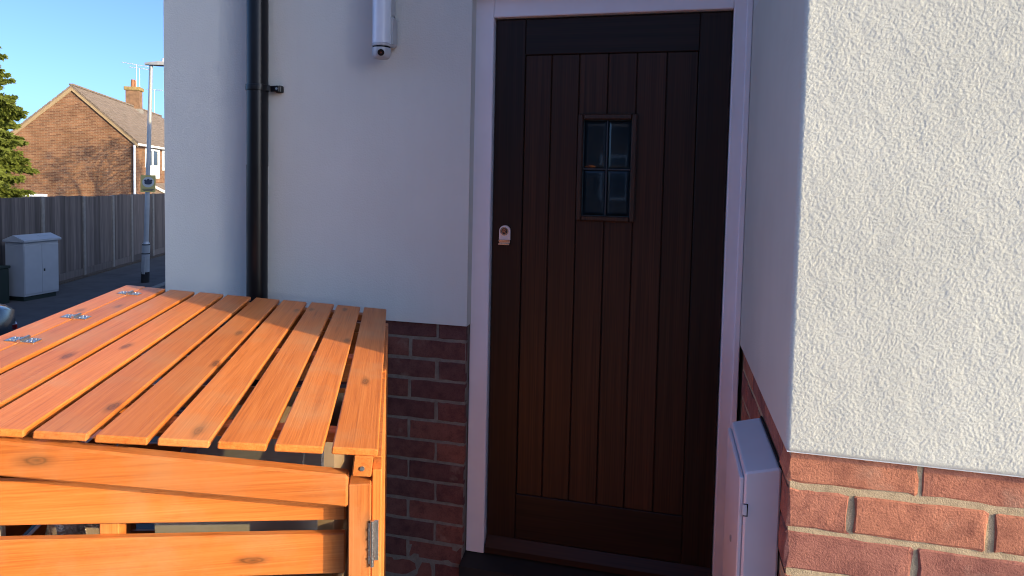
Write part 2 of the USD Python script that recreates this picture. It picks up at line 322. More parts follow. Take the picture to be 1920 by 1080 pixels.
house.part('corner_render', m, 'white_render_near', smooth=True, label='rough white render on the projecting sunlit corner')
house.part('render_stop_bead', cat(box(XC+.004, 2.02, YC+.004, YC+.030, .8635, .8668), box(XC+.004, XC+.030, YC+.0305, -.03, .8635, .8668)), 'white_upvc')
# masses behind and beyond: walls are closed so that the hall behind the door glass is dark
TOP = 4.7
house.part('front_wall', cat(box(XC+.012, 6.5, YC+.012, YC+.25, .8672, TOP), box(1.955, 6.5, YC+.001, YC+.011, .8672, TOP), box(XC+.012, 1.9545, YC+.001, YC+.011, 1.96, TOP)), 'white_render')
house.part('return_wall', cat(box(XC+.012, XC+.25, YC+.2505, .20, .8672, TOP), box(XC, XC+.011, YC+.02, -.03, 1.9605, TOP)), 'white_render')
# wall with the door: left of the frame and above it
house.part('door_wall', cat(box(XL, -.066, YW, .22, ZP, TOP), box(-.066, XC+.011, YW, .22, 2.0605, TOP)), 'white_render')
house.part('side_wall', cat(box(XL, XL+.22, .2205, 15.45, PAD-.9, TOP), box(XL+.2205, 6.5, 15.2, 15.45, PAD-.9, TOP), box(6.28, 6.5, YC+.2505, 15.1995, PAD-.9, TOP)), 'white_render')
house.part('inner_wall', cat(box(XL+.2205, XL+.23, .2205, 3., PAD, 2.5), box(XL+.23, 1.3, 3.0, 3.1, PAD, 2.5), box(XL+.2305, 1.3, .2205, 2.9995, 2.4, 2.5), box(1.2, 1.3, .2205, 2.9995, PAD, 2.3995), box(XL+.2305, 1.1995, .2205, 2.9995, PAD, PAD+.05)), 'dark_interior')
roof = hull([(XL-.3, YC-.3, TOP), (6.8, YC-.3, TOP), (6.8, 15.75, TOP), (XL-.3, 15.75, TOP), (2.4, 3.2, 6.25), (3.0, 3.2, 6.25), (2.4, 12.2, 6.25), (3., 12.2, 6.25)])
house.part('roof', roof, 'roof_tile')

# brick plinth: every brick its own mesh on recessed mortar
def near_brick(x0, x1, z0, z1, face, depth, seed, axis='y', irregular=.0022):
    """A worn brick: a gridded face with an uneven rim, running along x (face at y) or along y (face at x)."""
    g = np.random.default_rng(seed); nx, nz = 9, 5
    U = np.r_[0, .0035, np.linspace(.02, (x1-x0)-.02, nx-4), (x1-x0)-.0035, (x1-x0)]; V = np.r_[0, .0035, (z1-z0)/2, (z1-z0)-.0035, (z1-z0)]
    UU, VV = np.meshgrid(U, V, indexing='ij'); e = np.zeros(UU.shape)
    rim = (np.arange(nx)[:, None] % (nx-1) == 0) | (np.arange(nz)[None] % (nz-1) == 0)
    inn = ~rim & ((np.arange(nx)[:, None] == 1) | (np.arange(nx)[:, None] == nx-2) | (np.arange(nz)[None] == 1) | (np.arange(nz)[None] == nz-2))
    e[rim] = .0034; e[inn] = .0008
    e += g.normal(0, .0004, e.shape)
    UU = UU + x0 + g.normal(0, irregular, e.shape)*(rim | inn); VV = VV + z0 + g.normal(0, irregular*.8, e.shape)*(rim | inn)
    front = np.stack([UU, e, VV], -1).reshape(-1, 3)
    i = (np.arange(nx-1)[:, None]*nz + np.arange(nz-1)[None]).ravel(); f = [np.stack([i, i+nz, i+nz+1], 1), np.stack([i, i+nz+1, i+1], 1)]
    loop = [k*nz for k in range(nx)] + [(nx-1)*nz + k for k in range(1, nz)] + [k*nz + nz-1 for k in range(nx-2, -1, -1)] + [k for k in range(nz-2, 0, -1)]
    back = front[loop].copy(); back[:, 1] = depth; n0 = len(front); L = len(loop); s = []
    for k in range(L):
        j = (k+1) % L; s += [(loop[k], n0+k, n0+j), (loop[k], n0+j, loop[j])]
    v = np.vstack([front, back]); fa = np.vstack(f + [np.array(s)])
    if axis == 'y': v = v + [0, face, 0]
    else: v = np.c_[face + v[:, 1], v[:, 0], v[:, 2]]; fa = fa[:, ::-1]
    return trimesh.Trimesh(v, fa, process=False)
# left of the door
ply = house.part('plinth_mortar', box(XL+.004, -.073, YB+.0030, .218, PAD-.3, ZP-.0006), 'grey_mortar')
JL = [.8127 - .0767*k for k in range(-1, 14)]; PX, jt = .216, .0098
for k in range(13):
    z1, z0 = min(JL[k] - jt/2, ZP - .001), JL[k+1] + jt/2
    if z0 < PAD-.12: break
    x = (-.183 if k % 2 == 0 else -.290); xs = [-.0725 + jt/2]
    while x > XL: xs.append(x); x -= PX
    xs.append(XL - jt/2 + .001)
    for a, b in zip(xs[:-1], xs[1:]):
        if a - b < .03: continue
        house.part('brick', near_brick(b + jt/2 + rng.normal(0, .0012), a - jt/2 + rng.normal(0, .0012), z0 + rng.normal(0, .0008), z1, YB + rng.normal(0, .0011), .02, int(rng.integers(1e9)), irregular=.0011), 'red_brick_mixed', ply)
# under the door sill
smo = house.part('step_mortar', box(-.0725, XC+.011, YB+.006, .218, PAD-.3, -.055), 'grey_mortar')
for k in range(2):
    z1, z0 = -.057 - .0767*k, -.057 - .0767*k - .066; x = -.068 - (.10 if k else 0)
    while x < XC - .02:
        a, b = max(x, -.070), min(x + .205, XC + .008)
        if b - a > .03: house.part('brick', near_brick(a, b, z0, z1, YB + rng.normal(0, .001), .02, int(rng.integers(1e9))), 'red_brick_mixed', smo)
        x += PX
# projecting corner: front courses and the return
YBF, XBR, RP, jr = YC + .012, XC + .011, .0915, .0135
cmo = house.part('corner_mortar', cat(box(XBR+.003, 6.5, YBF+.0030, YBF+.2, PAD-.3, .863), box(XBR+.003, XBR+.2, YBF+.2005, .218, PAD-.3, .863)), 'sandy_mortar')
for k in range(12):
    z1 = (.8628 if k == 0 else .792 - RP*(k-1) - jr/2); z0 = .792 - RP*k + jr/2
    if z0 < PAD - .12: break
    dz = rng.normal(0, .0008)
    edges = [XBR, 1.1235 if k % 2 == 0 else 1.0045]
    while edges[-1] < 2.3: edges.append(edges[-1] + .245)
    for i in range(len(edges)-1):
        a = XBR if i == 0 else edges[i] + jr*.42; b = edges[i+1] - jr*.42
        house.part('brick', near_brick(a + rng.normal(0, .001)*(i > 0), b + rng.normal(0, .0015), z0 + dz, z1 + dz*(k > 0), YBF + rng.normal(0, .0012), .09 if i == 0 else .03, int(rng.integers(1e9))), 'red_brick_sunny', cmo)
    ye = [YBF + .095, YBF + (.1225 if k % 2 else .245)]
    edges = [YBF + (.115 if k % 2 == 0 else .240)]
    while edges[-1] < -.05: edges.append(min(edges[-1] + .245, -.028))
    prev = YBF + .0915
    for e in edges:
        if e - prev > .02:
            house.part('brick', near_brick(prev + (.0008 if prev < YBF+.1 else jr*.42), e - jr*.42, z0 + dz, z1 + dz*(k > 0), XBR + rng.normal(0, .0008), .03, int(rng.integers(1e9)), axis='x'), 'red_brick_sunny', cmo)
        prev = e

# door frame, sill and door
fr = house.part('door_frame', cat(box(-.070, .0, YF, .075, .012, 2.056, .003), box(.815, .8725, YF, .075, .012, 2.056, .003), box(.0005, .8145, YF+.0005, .075, 1.981, 2.0555, .003)), 'white_frame_paint', label='white painted wooden door frame')
house.part('frame_stop', cat(box(.0003, .012, .045, .0745, .012, 1.9805), box(.803, .8147, .045, .0745, .012, 1.9805)), 'white_frame_paint', fr)
house.part('architrave', cat(box(-.069, .872, YW-.006, YW+.05, 2.0565, 2.078, .004), box(.8535, .8722, YF-.012, YF-.0005, .012, 2.05, .003)), 'white_frame_paint', fr)
house.part('sill', hull([(-.074, -.095, -.052), (.8715, -.095, -.052), (-.074, .218, -.052), (.8715, .218, -.052), (-.074, -.095, -.006), (.8715, -.095, -.006), (-.074, -.02, .010), (.8715, -.02, .010), (-.074, .218, .010), (.8715, .218, .010)]), 'sill_wood')
HW, WD = 1.981, .815
door = house.part('door', box(.004, WD-.004, .016, .050, .014, HW-.004), 'door_frame_wood', label='dark stained wooden door with vertical boards')
house.part('stile', box(.003, .112, .0, .0158, .014, HW-.004, .0025), 'door_frame_wood', door)
house.part('stile', box(.7105, WD-.003, .0, .0158, .014, HW-.004, .0025), 'door_frame_wood', door)
house.part('rail', box(.1122, .7103, .0003, .0158, 1.850, HW-.004, .0025), 'door_rail_wood', door)
house.part('rail', box(.1122, .7103, .0003, .0158, .075, .243, .0025), 'door_rail_wood', door)
house.part('weather_bar', hull([(.004, -.028, .018), (.811, -.028, .018), (.004, .0155, .018), (.811, .0155, .018), (.004, -.028, .040), (.811, -.028, .040), (.004, -.001, .074), (.811, -.001, .074), (.004, .0155, .074), (.811, .0155, .074)]), 'door_rail_wood', door)
BX = [.1125, .209, .308, .4085, .507, .607, .710]; WX0, WX1, WZ0, WZ1 = .309, .513, 1.265, 1.640
for i in range(6):
    a, b = BX[i] + .0012, BX[i+1] - .0012
    spans = [(.2435, 1.8495)] if not (2 <= i <= 3) else [(.2435, WZ0 + .004), (WZ1 - .004, 1.8495)]
    for z0, z1 in spans:
        house.part('board', box(a, b, .0040, .0157, z0, z1, .0032), 'door_board_wood', door)
# groove shadow lines: a fillet bead round the panel
wf = house.part('window_frame', cat(box(WX0, WX0+.018, -.010, .012, WZ0, WZ1, .004), box(WX1-.018, WX1, -.010, .012, WZ0, WZ1, .004), box(WX0+.0182, WX1-.0182, -.0098, .012, WZ1-.020, WZ1, .004), box(WX0+.0182, WX1-.0182, -.0098, .012, WZ0, WZ0+.018, .004)), 'window_bead_wood', door, label='small glazed window with brown beading')
gx = [WX0+.0185, .4105, WX1-.0185]; gz_ = [WZ0+.0185, 1.4475, WZ1-.0205]
for i in range(2):
    for j in range(2):
        x0, x1, z0, z1 = gx[i]+.0025, gx[i+1]-.0025, gz_[j]+.0025, gz_[j+1]-.0025; w = .011
        P = [(x0, .011, z0), (x1, .011, z0), (x1, .011, z1), (x0, .011, z1), (x0+w, .006, z0+w), (x1-w, .006, z0+w), (x1-w, .006, z1-w), (x0+w, .006, z1-w)]
        F = [(4, 5, 6), (4, 6, 7)] + [q for k in range(4) for q in ((k, (k+1) % 4, 4+(k+1) % 4), (k, 4+(k+1) % 4, 4+k))]
        house.part('pane', trimesh.Trimesh(np.array(P), np.array(F), process=False), 'door_glass', door)
house.part('glazing_bar', cat(box(gx[1]-.0028, gx[1]+.0028, .0045, .0125, gz_[0], gz_[2], .0015), box(gx[0], gx[1]-.0037, .005, .0125, gz_[1]-.0035, gz_[1]+.0035, .0015), box(gx[1]+.0037, gx[2], .005, .0125, gz_[1]-.0035, gz_[1]+.0035, .0015)), 'lead_came', door)
# the leaf is cut out behind the glass: a dark hall is seen through it
house.part('window_recess', cat(box(WX0+.012, WX1-.012, .0159, .0165, WZ0+.012, WZ1-.012)), 'net_curtain', door)
# cylinder lock with pull
def arch(cx, z0, w, h, y0, y1, n=20):
    r = w/2; t = np.linspace(0, np.pi, n); o = [(cx-r, z0), (cx+r, z0)] + [(cx + r*math.cos(a), z0 + h - r + r*math.sin(a)) for a in t]
    return hull([(x, y, z) for x, z in o for y in (y0, y1)])
lx, lz = .0515, 1.186
lk = house.part('lock', arch(lx, lz, .042, .052, -.010, -.0003), 'warm_nickel', door, label='small arched metal lock plate')
def ring_y(cx, cz, r0, r1, y0, y1, n=28):
    pr = [(r0, y1), (r0, y0), (r1, y0), (r1, y1)]
    m = lathe(pr, (0, 0, 0), n); v = m.vertices; return trimesh.Trimesh(np.c_[cx + v[:, 0], v[:, 2], cz + v[:, 1]], m.faces, process=False)
house.part('lock_ring', ring_y(lx-.001, lz+.031, .0125, .0155, -.0135, -.0098), 'chrome', door)
house.part('lock_cylinder', cyl((lx-.001, -.0095, lz+.031), (lx-.001, -.0125, lz+.031), .0115, 24), 'dark_slot', door)
house.part('lock_emblem', cat(box(lx-.0075, lx-.0045, -.0142, -.0126, lz+.023, lz+.039), ring_y(lx-.001, lz+.0345, .0025, .0052, -.0142, -.0126), hull([(lx-.002, y, lz+.031) for y in (-.0142, -.0126)] + [(lx+.0015, y, lz+.031) for y in (-.0142, -.0126)] + [(lx+.007, y, lz+.022) for y in (-.0142, -.0126)] + [(lx+.0035, y, lz+.022) for y in (-.0142, -.0126)])), 'polished_copper', door)
house.part('lock_pull', cat(box(lx-.022, lx+.021, -.0125, -.0008, lz-.0065, lz-.0005, .001), box(lx-.021, lx+.020, -.0205, -.0006, lz-.0185, lz-.0125, .0015), box(lx-.020, lx+.019, -.0055, -.0005, lz-.0122, lz-.007)), 'chrome', door)

# ---------------------------------------------------------------- drainpipe
px_, py_ = -.8865, -.125
pipe = Thing('drainpipe', 'shiny black round plastic drainpipe fixed to the white wall', 'drainpipe', (px_, py_, PAD))
pipe.part('pipe', cat(lathe([(.0385, 1.735-.30), (.0385, 4.75)], (px_, py_, 0), 40), lathe([(.0372, -.1), (.0385, .0), (.0385, 1.44)], (px_-.002, py_, 0), 40)), 'black_gloss_plastic', smooth=30)
ck = pipe.part('bracket', cat(lathe([(.0388, 1.716), (.0425, 1.717), (.0430, 1.728), (.0425, 1.739), (.0388, 1.740)], (px_, py_, 0), 40), box(px_+.040, px_+.078, py_+.018, py_+.026, 1.716, 1.738, .002), rot(box(px_+.030, px_+.052, py_-.004, py_+.004, 1.717, 1.738, .002), (0, 0, 1), .6, (px_+.04, py_, 1.73))), 'black_gloss_plastic', smooth=30)
pipe.part('bracket_back', box(px_+.056, px_+.080, py_+.0262, YW-.0005, 1.714, 1.740, .003), 'black_gloss_plastic', ck)
pipe.part('screw', cyl((px_+.069, py_+.0175, 1.727), (px_+.069, py_+.0155, 1.727), .0045, 12), 'zinc_steel', ck)

# ---------------------------------------------------------------- security lamp with camera
cx, cy = -.374, -.150
lamp = Thing('security_camera_light', 'white tube wall light with a round security camera at its lower end', 'security camera', (cx, YW, 1.80))
def capsule(z0, z1, sx, sy, ends, n=36): 
    m = lathe([(0.0001, z0)] + [(r, z) for r, z in ends] , (0, 0, 0), n); return m
lamp.part('light_tube', move(lathe([(.001, 1.872), (.031, 1.872), (.0325, 1.8735), (.0325, 2.165), (.030, 2.172), (.001, 2.172)], (0, 0, 0), 36), cx, cy, 0), 'pale_lamp_plastic', smooth=35)
lamp.part('collar', move(lathe([(.001, 1.862), (.0318, 1.862), (.0335, 1.8635), (.0335, 1.8705), (.032, 1.8718), (.001, 1.8718)], (0, 0, 0), 36), cx, cy, 0), 'silver_plastic', smooth=35)
lamp.part('joint_ring', move(lathe([(.001, 1.8565), (.0312, 1.8565), (.0312, 1.8618), (.001, 1.8618)], (0, 0, 0), 36), cx, cy, 0), 'black_gloss_plastic', smooth=35)
hp = [(.033, 1.856), (.0333, 1.846), (.0325, 1.834), (.0295, 1.8255), (.024, 1.8205), (.016, 1.8185), (.001, 1.818)]
hd = lamp.part('camera_head', move(lathe([(.001, 1.8562)] + hp, (0, 0, 0), 36), cx, cy, 0), 'silver_plastic', smooth=35)
ld = np.array([.36, -.90, -.12]); ld /= np.linalg.norm(ld); lc = np.array([cx, cy, 1.840])
lamp.part('lens_ring', cyl(lc + ld*.024, lc + ld*.0355, .0135, 28), 'silver_plastic', hd, smooth=35)
lamp.part('lens', cyl(lc + ld*.030, lc + ld*.0372, .0115, 28), 'dark_lens', hd, smooth=35)
lamp.part('lens_centre', cyl(lc + ld*.030, lc + ld*.0376, .0032, 16), 'lens_red', hd)
lamp.part('wall_bracket', cat(box(cx-.028, cx+.030, YW-.055, YW-.0005, 1.868, 1.975, .008), box(cx-.022, cx+.022, YW-.048, YW-.0006, 1.9755, 2.15, .006)), 'silver_plastic')

# ---------------------------------------------------------------- gas meter box
mb = Thing('meter_box', 'white plastic utility meter box mounted on the return wall beside the door', 'meter box', (.845, -.66, .2))
x0, x1, y0, y1, zb, zt = .8085, XBR-.001, -.822, -.505, .24, .795
def rounded_prism(outline, y0, y1, r=.007):
    """The outline (x, z) carried from y0 to y1 with eased edges."""
    from shapely.geometry import Polygon
    base = Polygon(outline).buffer(-r).buffer(r, join_style=1, quad_segs=5); inn = base.buffer(-r*.6)
    return hull([(x, y, z) for x, z in list(base.exterior.coords) for y in (y0 + r*.6, y1 - r*.6)] + [(x, y, z) for x, z in list(inn.exterior.coords) for y in (y0, y1)])
mb.part('box', rounded_prism([(x0, zb), (x1, zb), (x1, zt), (x0, zt-.020)], y0, y1), 'white_plastic', smooth=40)
dp = mb.part('door_panel', rounded_prism([(x0-.010, zb+.014), (x0-.0005, zb+.014), (x0-.0005, zt-.034), (x0-.010, zt-.034)], y0+.008, y1-.008, .004), 'white_plastic', smooth=40)
mb.part('latch', cat(box(x0-.001, x0+.0085, y0-.0012, y0-.0002, .678, .6805), box(x0+.0065, x0+.0085, y0-.0012, y0-.0002, .6808, .7045), box(x0-.001, x0+.0085, y0-.0012, y0-.0002, .7048, .7062)), 'dark_slot')
mb.part('latch_tab', box(x0-.003, x0+.0062, y0-.003, y0-.0002, .681, .7044, .001), 'white_plastic')
mb.part('lock', cyl((x0-.0103, -.70, .56), (x0-.013, -.70, .56), .008, 16), 'chrome', dp)
mb.part('sealant', cat(box(x1-.004, x1+.0008, y0+.006, y0+.012, zb, zt-.004), box(x1-.004, x1+.0008, y0+.010, y1, zt-.004, zt+.003)), 'dark_slot')

# ---------------------------------------------------------------- the slatted timber store (own axes: x right, y away along the slats)
TH = math.radians(23.72); OX, OY = .159, -1.293
bs = Thing('slatted_bin_store', 'orange stained slatted timber bin store with sloping hinged lid', 'bin store', (OX, OY, PAD), TH, local=True)
SL = math.radians(6.284); ZT = .940 - PAD; L, PIT, SW, TK = 1.205, .09054, .0779, .0128
def lidbox(b0, b1, a0, a1, top, thick, bev=.002):
    m = box(-b1, -b0, a0, a1, ZT + top - thick, ZT + top, bev); return rot(m, (0, 1, 0), SL, (0, 0, ZT))
for i in range(8):
    a0, a1 = rng.normal(0, .002), L + rng.normal(0, .004)
    m = lidbox(i*PIT, i*PIT + SW + rng.normal(0, .0006), a0, a1, rng.normal(0, .0008), TK, .0022)
    bs.part('slat', rot(m, (0, 0, 1), rng.normal(0, .0012), (-i*PIT, .6, ZT)), 'orange_timber_y')
bs.part('hinge_board', lidbox(.7245, .7862, .0, L-.002, .0, TK, .002), 'orange_timber_y')
bs.part('hinge_board', lidbox(.7872, .8460, -.004, L+.002, .0, TK, .002), 'orange_timber_y')
for a0, w in ((.100, .032), (.598, .040), (1.135, .040)):
    bs.part('batten', lidbox(.040, .780, a0, a0+w, -TK-.0004, .020), 'orange_timber_x')
bs.part('lid_rail', lidbox(.006, .0385, .001, .052, -TK-.0004, .036), 'orange_timber_y')
bs.part('lid_rail', lidbox(.006, .0385, L-.07, L-.02, -TK-.0004, .036), 'orange_timber_y')
bs.part('lid_rail', lidbox(.745, .780, .076, .597, -TK-.0004, .030), 'orange_timber_y')
bs.part('screw', rot(cyl((-.0225, -.0012, ZT-.034), (-.0225, .002, ZT-.034), .0042, 12), (0, 1, 0), SL, (0, 0, ZT)), 'zinc_steel')
for a in (1.073, .727, .484):
    h = bs.part('lid_hinge', lidbox(.7575, .8160, a-.018, a+.018, .0022, .002, .0005), 'zinc_steel')
    kn = rot(cyl((-.7867, a-.021, ZT+.0035), (-.7867, a+.021, ZT+.0035), .0042, 10), (0, 1, 0), SL, (0, 0, ZT))
    bs.part('pin', kn, 'zinc_steel', h)
    for bb in (.766, .774, .800, .808):
        for aa in (-.010, .010):
            bs.part('screw', rot(cyl((-bb, a+aa, ZT+.0022), (-bb, a+aa, ZT+.0045), .0036, 8, .0022), (0, 1, 0), SL, (0, 0, ZT)), 'zinc_steel', h)
zp = lambda z: z - PAD
# posts
bs.part('post', box(-.049, -.011, .005, .045, 0, zp(.879), .002), 'orange_timber_z')
bs.part('post', box(-.049, -.011, 1.14, 1.18, 0, zp(.879), .002), 'orange_timber_z')
bs.part('post', box(-.846, -.808, .012, .05, 0, zp(.995), .002), 'orange_timber_z')
bs.part('post', box(-.846, -.808, 1.14, 1.18, 0, zp(.995), .002), 'orange_timber_z')
def slantx(b0, z0, b1, z1, a0, a1, h, bev=.002):
    """A board in the end panel between (b0, bottom z0) and (b1, bottom z1)."""
    m = box(-b1, -b0, a0, a1, 0, h, bev); v = m.vertices.copy(); t = (-v[:, 0] - b0)/(b1-b0); v[:, 2] += zp(z0) + t*(z1-z0)
    return trimesh.Trimesh(v, m.faces, process=False)
for a0, a1 in ((.0025, .0335), (1.149, 1.177)):
    bs.part('top_rail', slantx(.0495, .840, .8075, .965, a0, a1, .056, .004), 'orange_timber_x')
for k in range(9):
    z = .8015 - .0243*0 - .0965*k
    if z < PAD: break
    bs.part('end_slat', slantx(.056, z, .842, z+.044 - .02*(k == 0)*0, .0365, .053, .0722, .0022), 'orange_timber_x')
    bs.part('end_slat', slantx(.050, z, .8072, z+.044, 1.125, 1.1395, .0722, .0022), 'orange_timber_x')
bs.part('mid_post', box(-.457, -.426, .0535, .085, 0, zp(.893), .002), 'orange_timber_z')
# back boards
for k in range(9):
    z = zp(.86 - .105*k)
    if z < .02: break
    bs.part('back_board', box(-.842, -.828, .0538, 1.1245, z, z+.085, .002), 'orange_timber_y')
# two doors on the front, seen edge-on
for a0, a1 in ((.016, .592), (.597, 1.172)):
    dr = bs.part('front_door', cat(box(-.0105, .0065, a0, a0+.055, .05, zp(.898), .002), box(-.0105, .0065, a1-.055, a1, .05, zp(.898), .002), box(-.0104, .0064, a0+.0552, a1-.0552, zp(.842), zp(.8975), .002), box(-.0104, .0064, a0+.0552, a1-.0552, .0505, .11, .002)), 'orange_timber_z')
    for k in range(7):
        z = .125 + k*.105
        bs.part('door_slat', box(-.024, -.0107, a0+.03, a1-.03, z, z+.085, .002), 'orange_timber_y', dr)
hg = bs.part('door_hinge', cat(box(-.0150, -.0085, .0034, .0048, zp(.738), zp(.810), .0005), box(-.0082, .002, .0128, .0156, zp(.738), zp(.810), .0005)), 'zinc_steel')
bs.part('hinge_pin', cyl((-.0085, .003, zp(.734)), (-.0085, .003, zp(.815)), .0036, 10), 'zinc_steel', hg)
for z in (.748, .765, .783, .800):
    bs.part('hinge_screw', cyl((-.0125, .0034, zp(z)), (-.0125, .0018, zp(z)), .003, 8), 'zinc_steel', hg)
bs.part('floor', box(-.84, -.012, .054, 1.12, .012, .03), 'orange_timber_y')

# things kept inside it
def inbin(p):
    x, y, z = p; c, s = math.cos(TH), math.sin(TH); return (OX + c*x - s*y, OY + s*x + c*y, PAD + z)
t = Thing('storage_tub', 'grey lidded plastic tub inside the bin store under the slats', 'tub', inbin((-.27, .30, .03)), TH+.1, local=True)
t.part('tub_body', hull([(sx*a, sy*b, z) for sx in (-1, 1) for sy in (-1, 1) for a, b, z in ((.12, .15, 0), (.14, .17, .90))]), 'tub_grey')
t.part('lid', cat(box(-.15, .15, -.18, .18, .9005, .925, .006), box(-.11, .11, -.14, .14, .9255, .935, .005)), 'tub_grey')
t = Thing('cardboard_box', 'open brown cardboard box low in the bin store by the corner post', 'box', inbin((-.20, .70, .03)), TH-.2, local=True)
t.part('box_side', cat(box(-.12, .12, -.17, -.165, 0, .88), box(-.12, .12, .165, .17, 0, .88), box(-.12, -.115, -.1648, .1648, 0, .88), box(.115, .12, -.1648, .1648, 0, .88), box(-.1148, .1148, -.1648, .1648, 0, .01)), 'cardboard')
t.part('flap', rot(box(-.12, .12, -.12, 0, .881, .885), (1, 0, 0), .5, (0, -.17, .88)).apply_translation((0, -.17, 0)), 'cardboard')
t = Thing('white_carton', 'pale tall carton standing behind the end slats, left of the sack', 'carton', inbin((-.70, .12, .03)), TH, local=True)
t.part('carton_body', rot(box(-.06, .06, 0, .10, .0, .93, .003), (0, 1, 0), -.05), 'card_white')
t.part('carton_flap', rot(box(-.06, .06, -.006, -.0008, .85, .935, .001), (0, 1, 0), -.05), 'cardboard')
g = np.random.default_rng(5)
def sack(c, r, seed):
    m = trimesh.creation.icosphere(subdivisions=3, radius=1.); v = m.vertices
    v = v*(1 + .45*(meshkit.fbm(v*2.2 + seed, 3, seed)[:, None]-.5)); return trimesh.Trimesh(v*np.array(r) + np.array(c), m.faces, process=False)
t = Thing('rubbish_sack', 'crumpled shiny plastic sack behind the gap between the end slats', 'sack', inbin((-.54, .17, .03)), TH, local=True)
t.part('sack_body', sack((0, 0, .46), (.085, .09, .46), 3), 'sack_plastic', smooth=25)
t.part('tied_neck', cyl((.02, 0, .88), (.03, .01, .97), .02, 12, .04), 'sack_plastic')

# ---------------------------------------------------------------- street: fence
fe = Thing('timber_fence', 'tall weathered grey brown close board fence along the far pavement', 'fence', fpt(0, 0, LOW))
FP = [-7.2, -5.8, -4.41, -2.87, -1.26, .13, 1.16, 2.50, 3.9, 5.3, 6.7]
ftop = lambda s: .835 - .0125*(s+2)
for a, b in zip(FP[:-1], FP[1:]):
    dz = rng.normal(0, .010)
    fe.part('gravel_board', fbox(a+.05, b-.05, -.02, .012, LOW+.0, LOW+.19, .004), 'fence_wood')
    fe.part('rail', fbox(a+.05, b-.05, -.06, -.024, LOW+.5, LOW+.57), 'fence_wood'); fe.part('rail', fbox(a+.05, b-.05, -.06, -.024, LOW+1.5, LOW+1.57), 'fence_wood')
    s = a + .045
    while s < b - .07:
        w = .100 + rng.normal(0, .004); top = ftop(s) + dz + rng.normal(0, .006)
        m = hull([fpt(s + u, o, z) for u, o in ((0, -.022), (0, .001), (min(w+.012, b-.04-s), .013), (min(w+.012, b-.04-s), -.022)) for z in (LOW+.195, top)])
        fe.part('board', m, 'fence_wood'); s += w
for a in FP:
    fe.part('post', fbox(a-.045, a+.045, -.05, .045, LOW-.1, ftop(a)-.01, .008), 'concrete')

# cabinets
cab = Thing('utility_cabinet', 'pale grey steel street cabinet with low pitched top by the fence', 'cabinet', (-11.1, 7.6, LOW))
A0, A1 = np.array([-10.909, 7.246]), np.array([-10.909, 7.966])
e_s = (A1-A0)/np.linalg.norm(A1-A0); Wc = np.linalg.norm(A1-A0); e_d = np.array([-e_s[1], e_s[0]]); Dc = .45
def cb(s, d, z): p = A0 + e_s*s + e_d*d; return (p[0], p[1], z)
def cbox(s0, s1, d0, d1, z0, z1, bev=0.):
    m = box(s0, s1, d0, d1, z0, z1, bev); v = m.vertices; P = A0 + np.outer(v[:, 0], e_s) + np.outer(v[:, 1], e_d)
    return trimesh.Trimesh(np.c_[P, v[:, 2]], m.faces, process=False)
zc = .058
cab.part('body', cbox(.01, Wc-.01, .012, Dc, LOW+.09, zc, .006), 'cabinet_paint')
cab.part('plinth', cbox(.035, Wc-.035, .05, Dc-.03, LOW-.05, LOW+.0895), 'cabinet_green')
for s0, s1 in ((.018, Wc/2-.0015), (Wc/2+.0015, Wc-.018)):
    d_ = cab.part('door', cbox(s0, s1, .0, .0118, LOW+.13, zc-.07, .004), 'cabinet_paint')
cab.part('handle', cbox(Wc/2+.03, Wc/2+.055, -.012, -.0005, -.52, -.47, .004), 'cabinet_green', d_)
cab.part('roof', hull([cb(s, d, z) for s in (-.02, Wc+.02) for d, z in ((-.035, zc+.0005), (-.035, zc+.035), (Dc*.5, zc+.125), (Dc+.02, zc+.035), (Dc+.02, zc+.0005))]), 'cabinet_paint')
cab.part('roof_plate', hull([cb(s, d, z) for s in (.40, .58) for d, z in ((.10, zc+.074), (.10, zc+.088), (.22, zc+.122), (.22, zc+.108))]), 'cabinet_paint')
gcab = Thing('green_cabinet', 'low dark green street cabinet left of the pale one', 'cabinet', (-11.5, 6.9, LOW))
gcab.part('body', cbox(-1.0, -.16, .15, .55, LOW, -.40, .008), 'cabinet_green')
gcab.part('lid', cbox(-1.02, -.14, .13, .57, -.3995, -.355, .008), 'cabinet_green')

# street lamp
lp = np.array([-10.636, 9.811])
pl = Thing('street_lamp', 'slim galvanised street lamp column with flat lantern and yellow sign', 'street lamp', (lp[0], lp[1], LOW))
_pt = pl.part
def _lean(name, m, *a, **k):
    m = m.copy(); v = m.vertices.copy(); v[:, :2] += np.outer((v[:, 2]-LOW)*.036, (.97, .23)); return _pt(name, trimesh.Trimesh(v, m.faces, process=False), *a, **k)
pl.part = _lean            # the old column leans a little
def up(r0, z0, r1, z1, n=20): return cyl((lp[0], lp[1], z0), (lp[0], lp[1], z1), r0, n, r1)
base = pl.part('base_section', up(.082, LOW-.1, .080, -.20), 'galvanised_steel', smooth=30)
pl.part('base_door', box(lp[0]-.02, lp[0]+.06, lp[1]-.090, lp[1]-.070, -.85, -.45, .004), 'galvanised_steel', base)
pl.part('shaft', cat(up(.080, -.1995, .050, -.13), up(.050, -.1295, .036, 3.74)), 'galvanised_steel', smooth=30)
pl.part('black_base', up(.086, LOW-.05, .086, LOW+.24), 'black_band', smooth=30)
for z in (-.20, -.40): pl.part('band', up(.083, z-.012, .083, z+.012), 'black_band', smooth=30)
rt = np.array([.86, .51])       # the lantern reaches out over the road, to the right
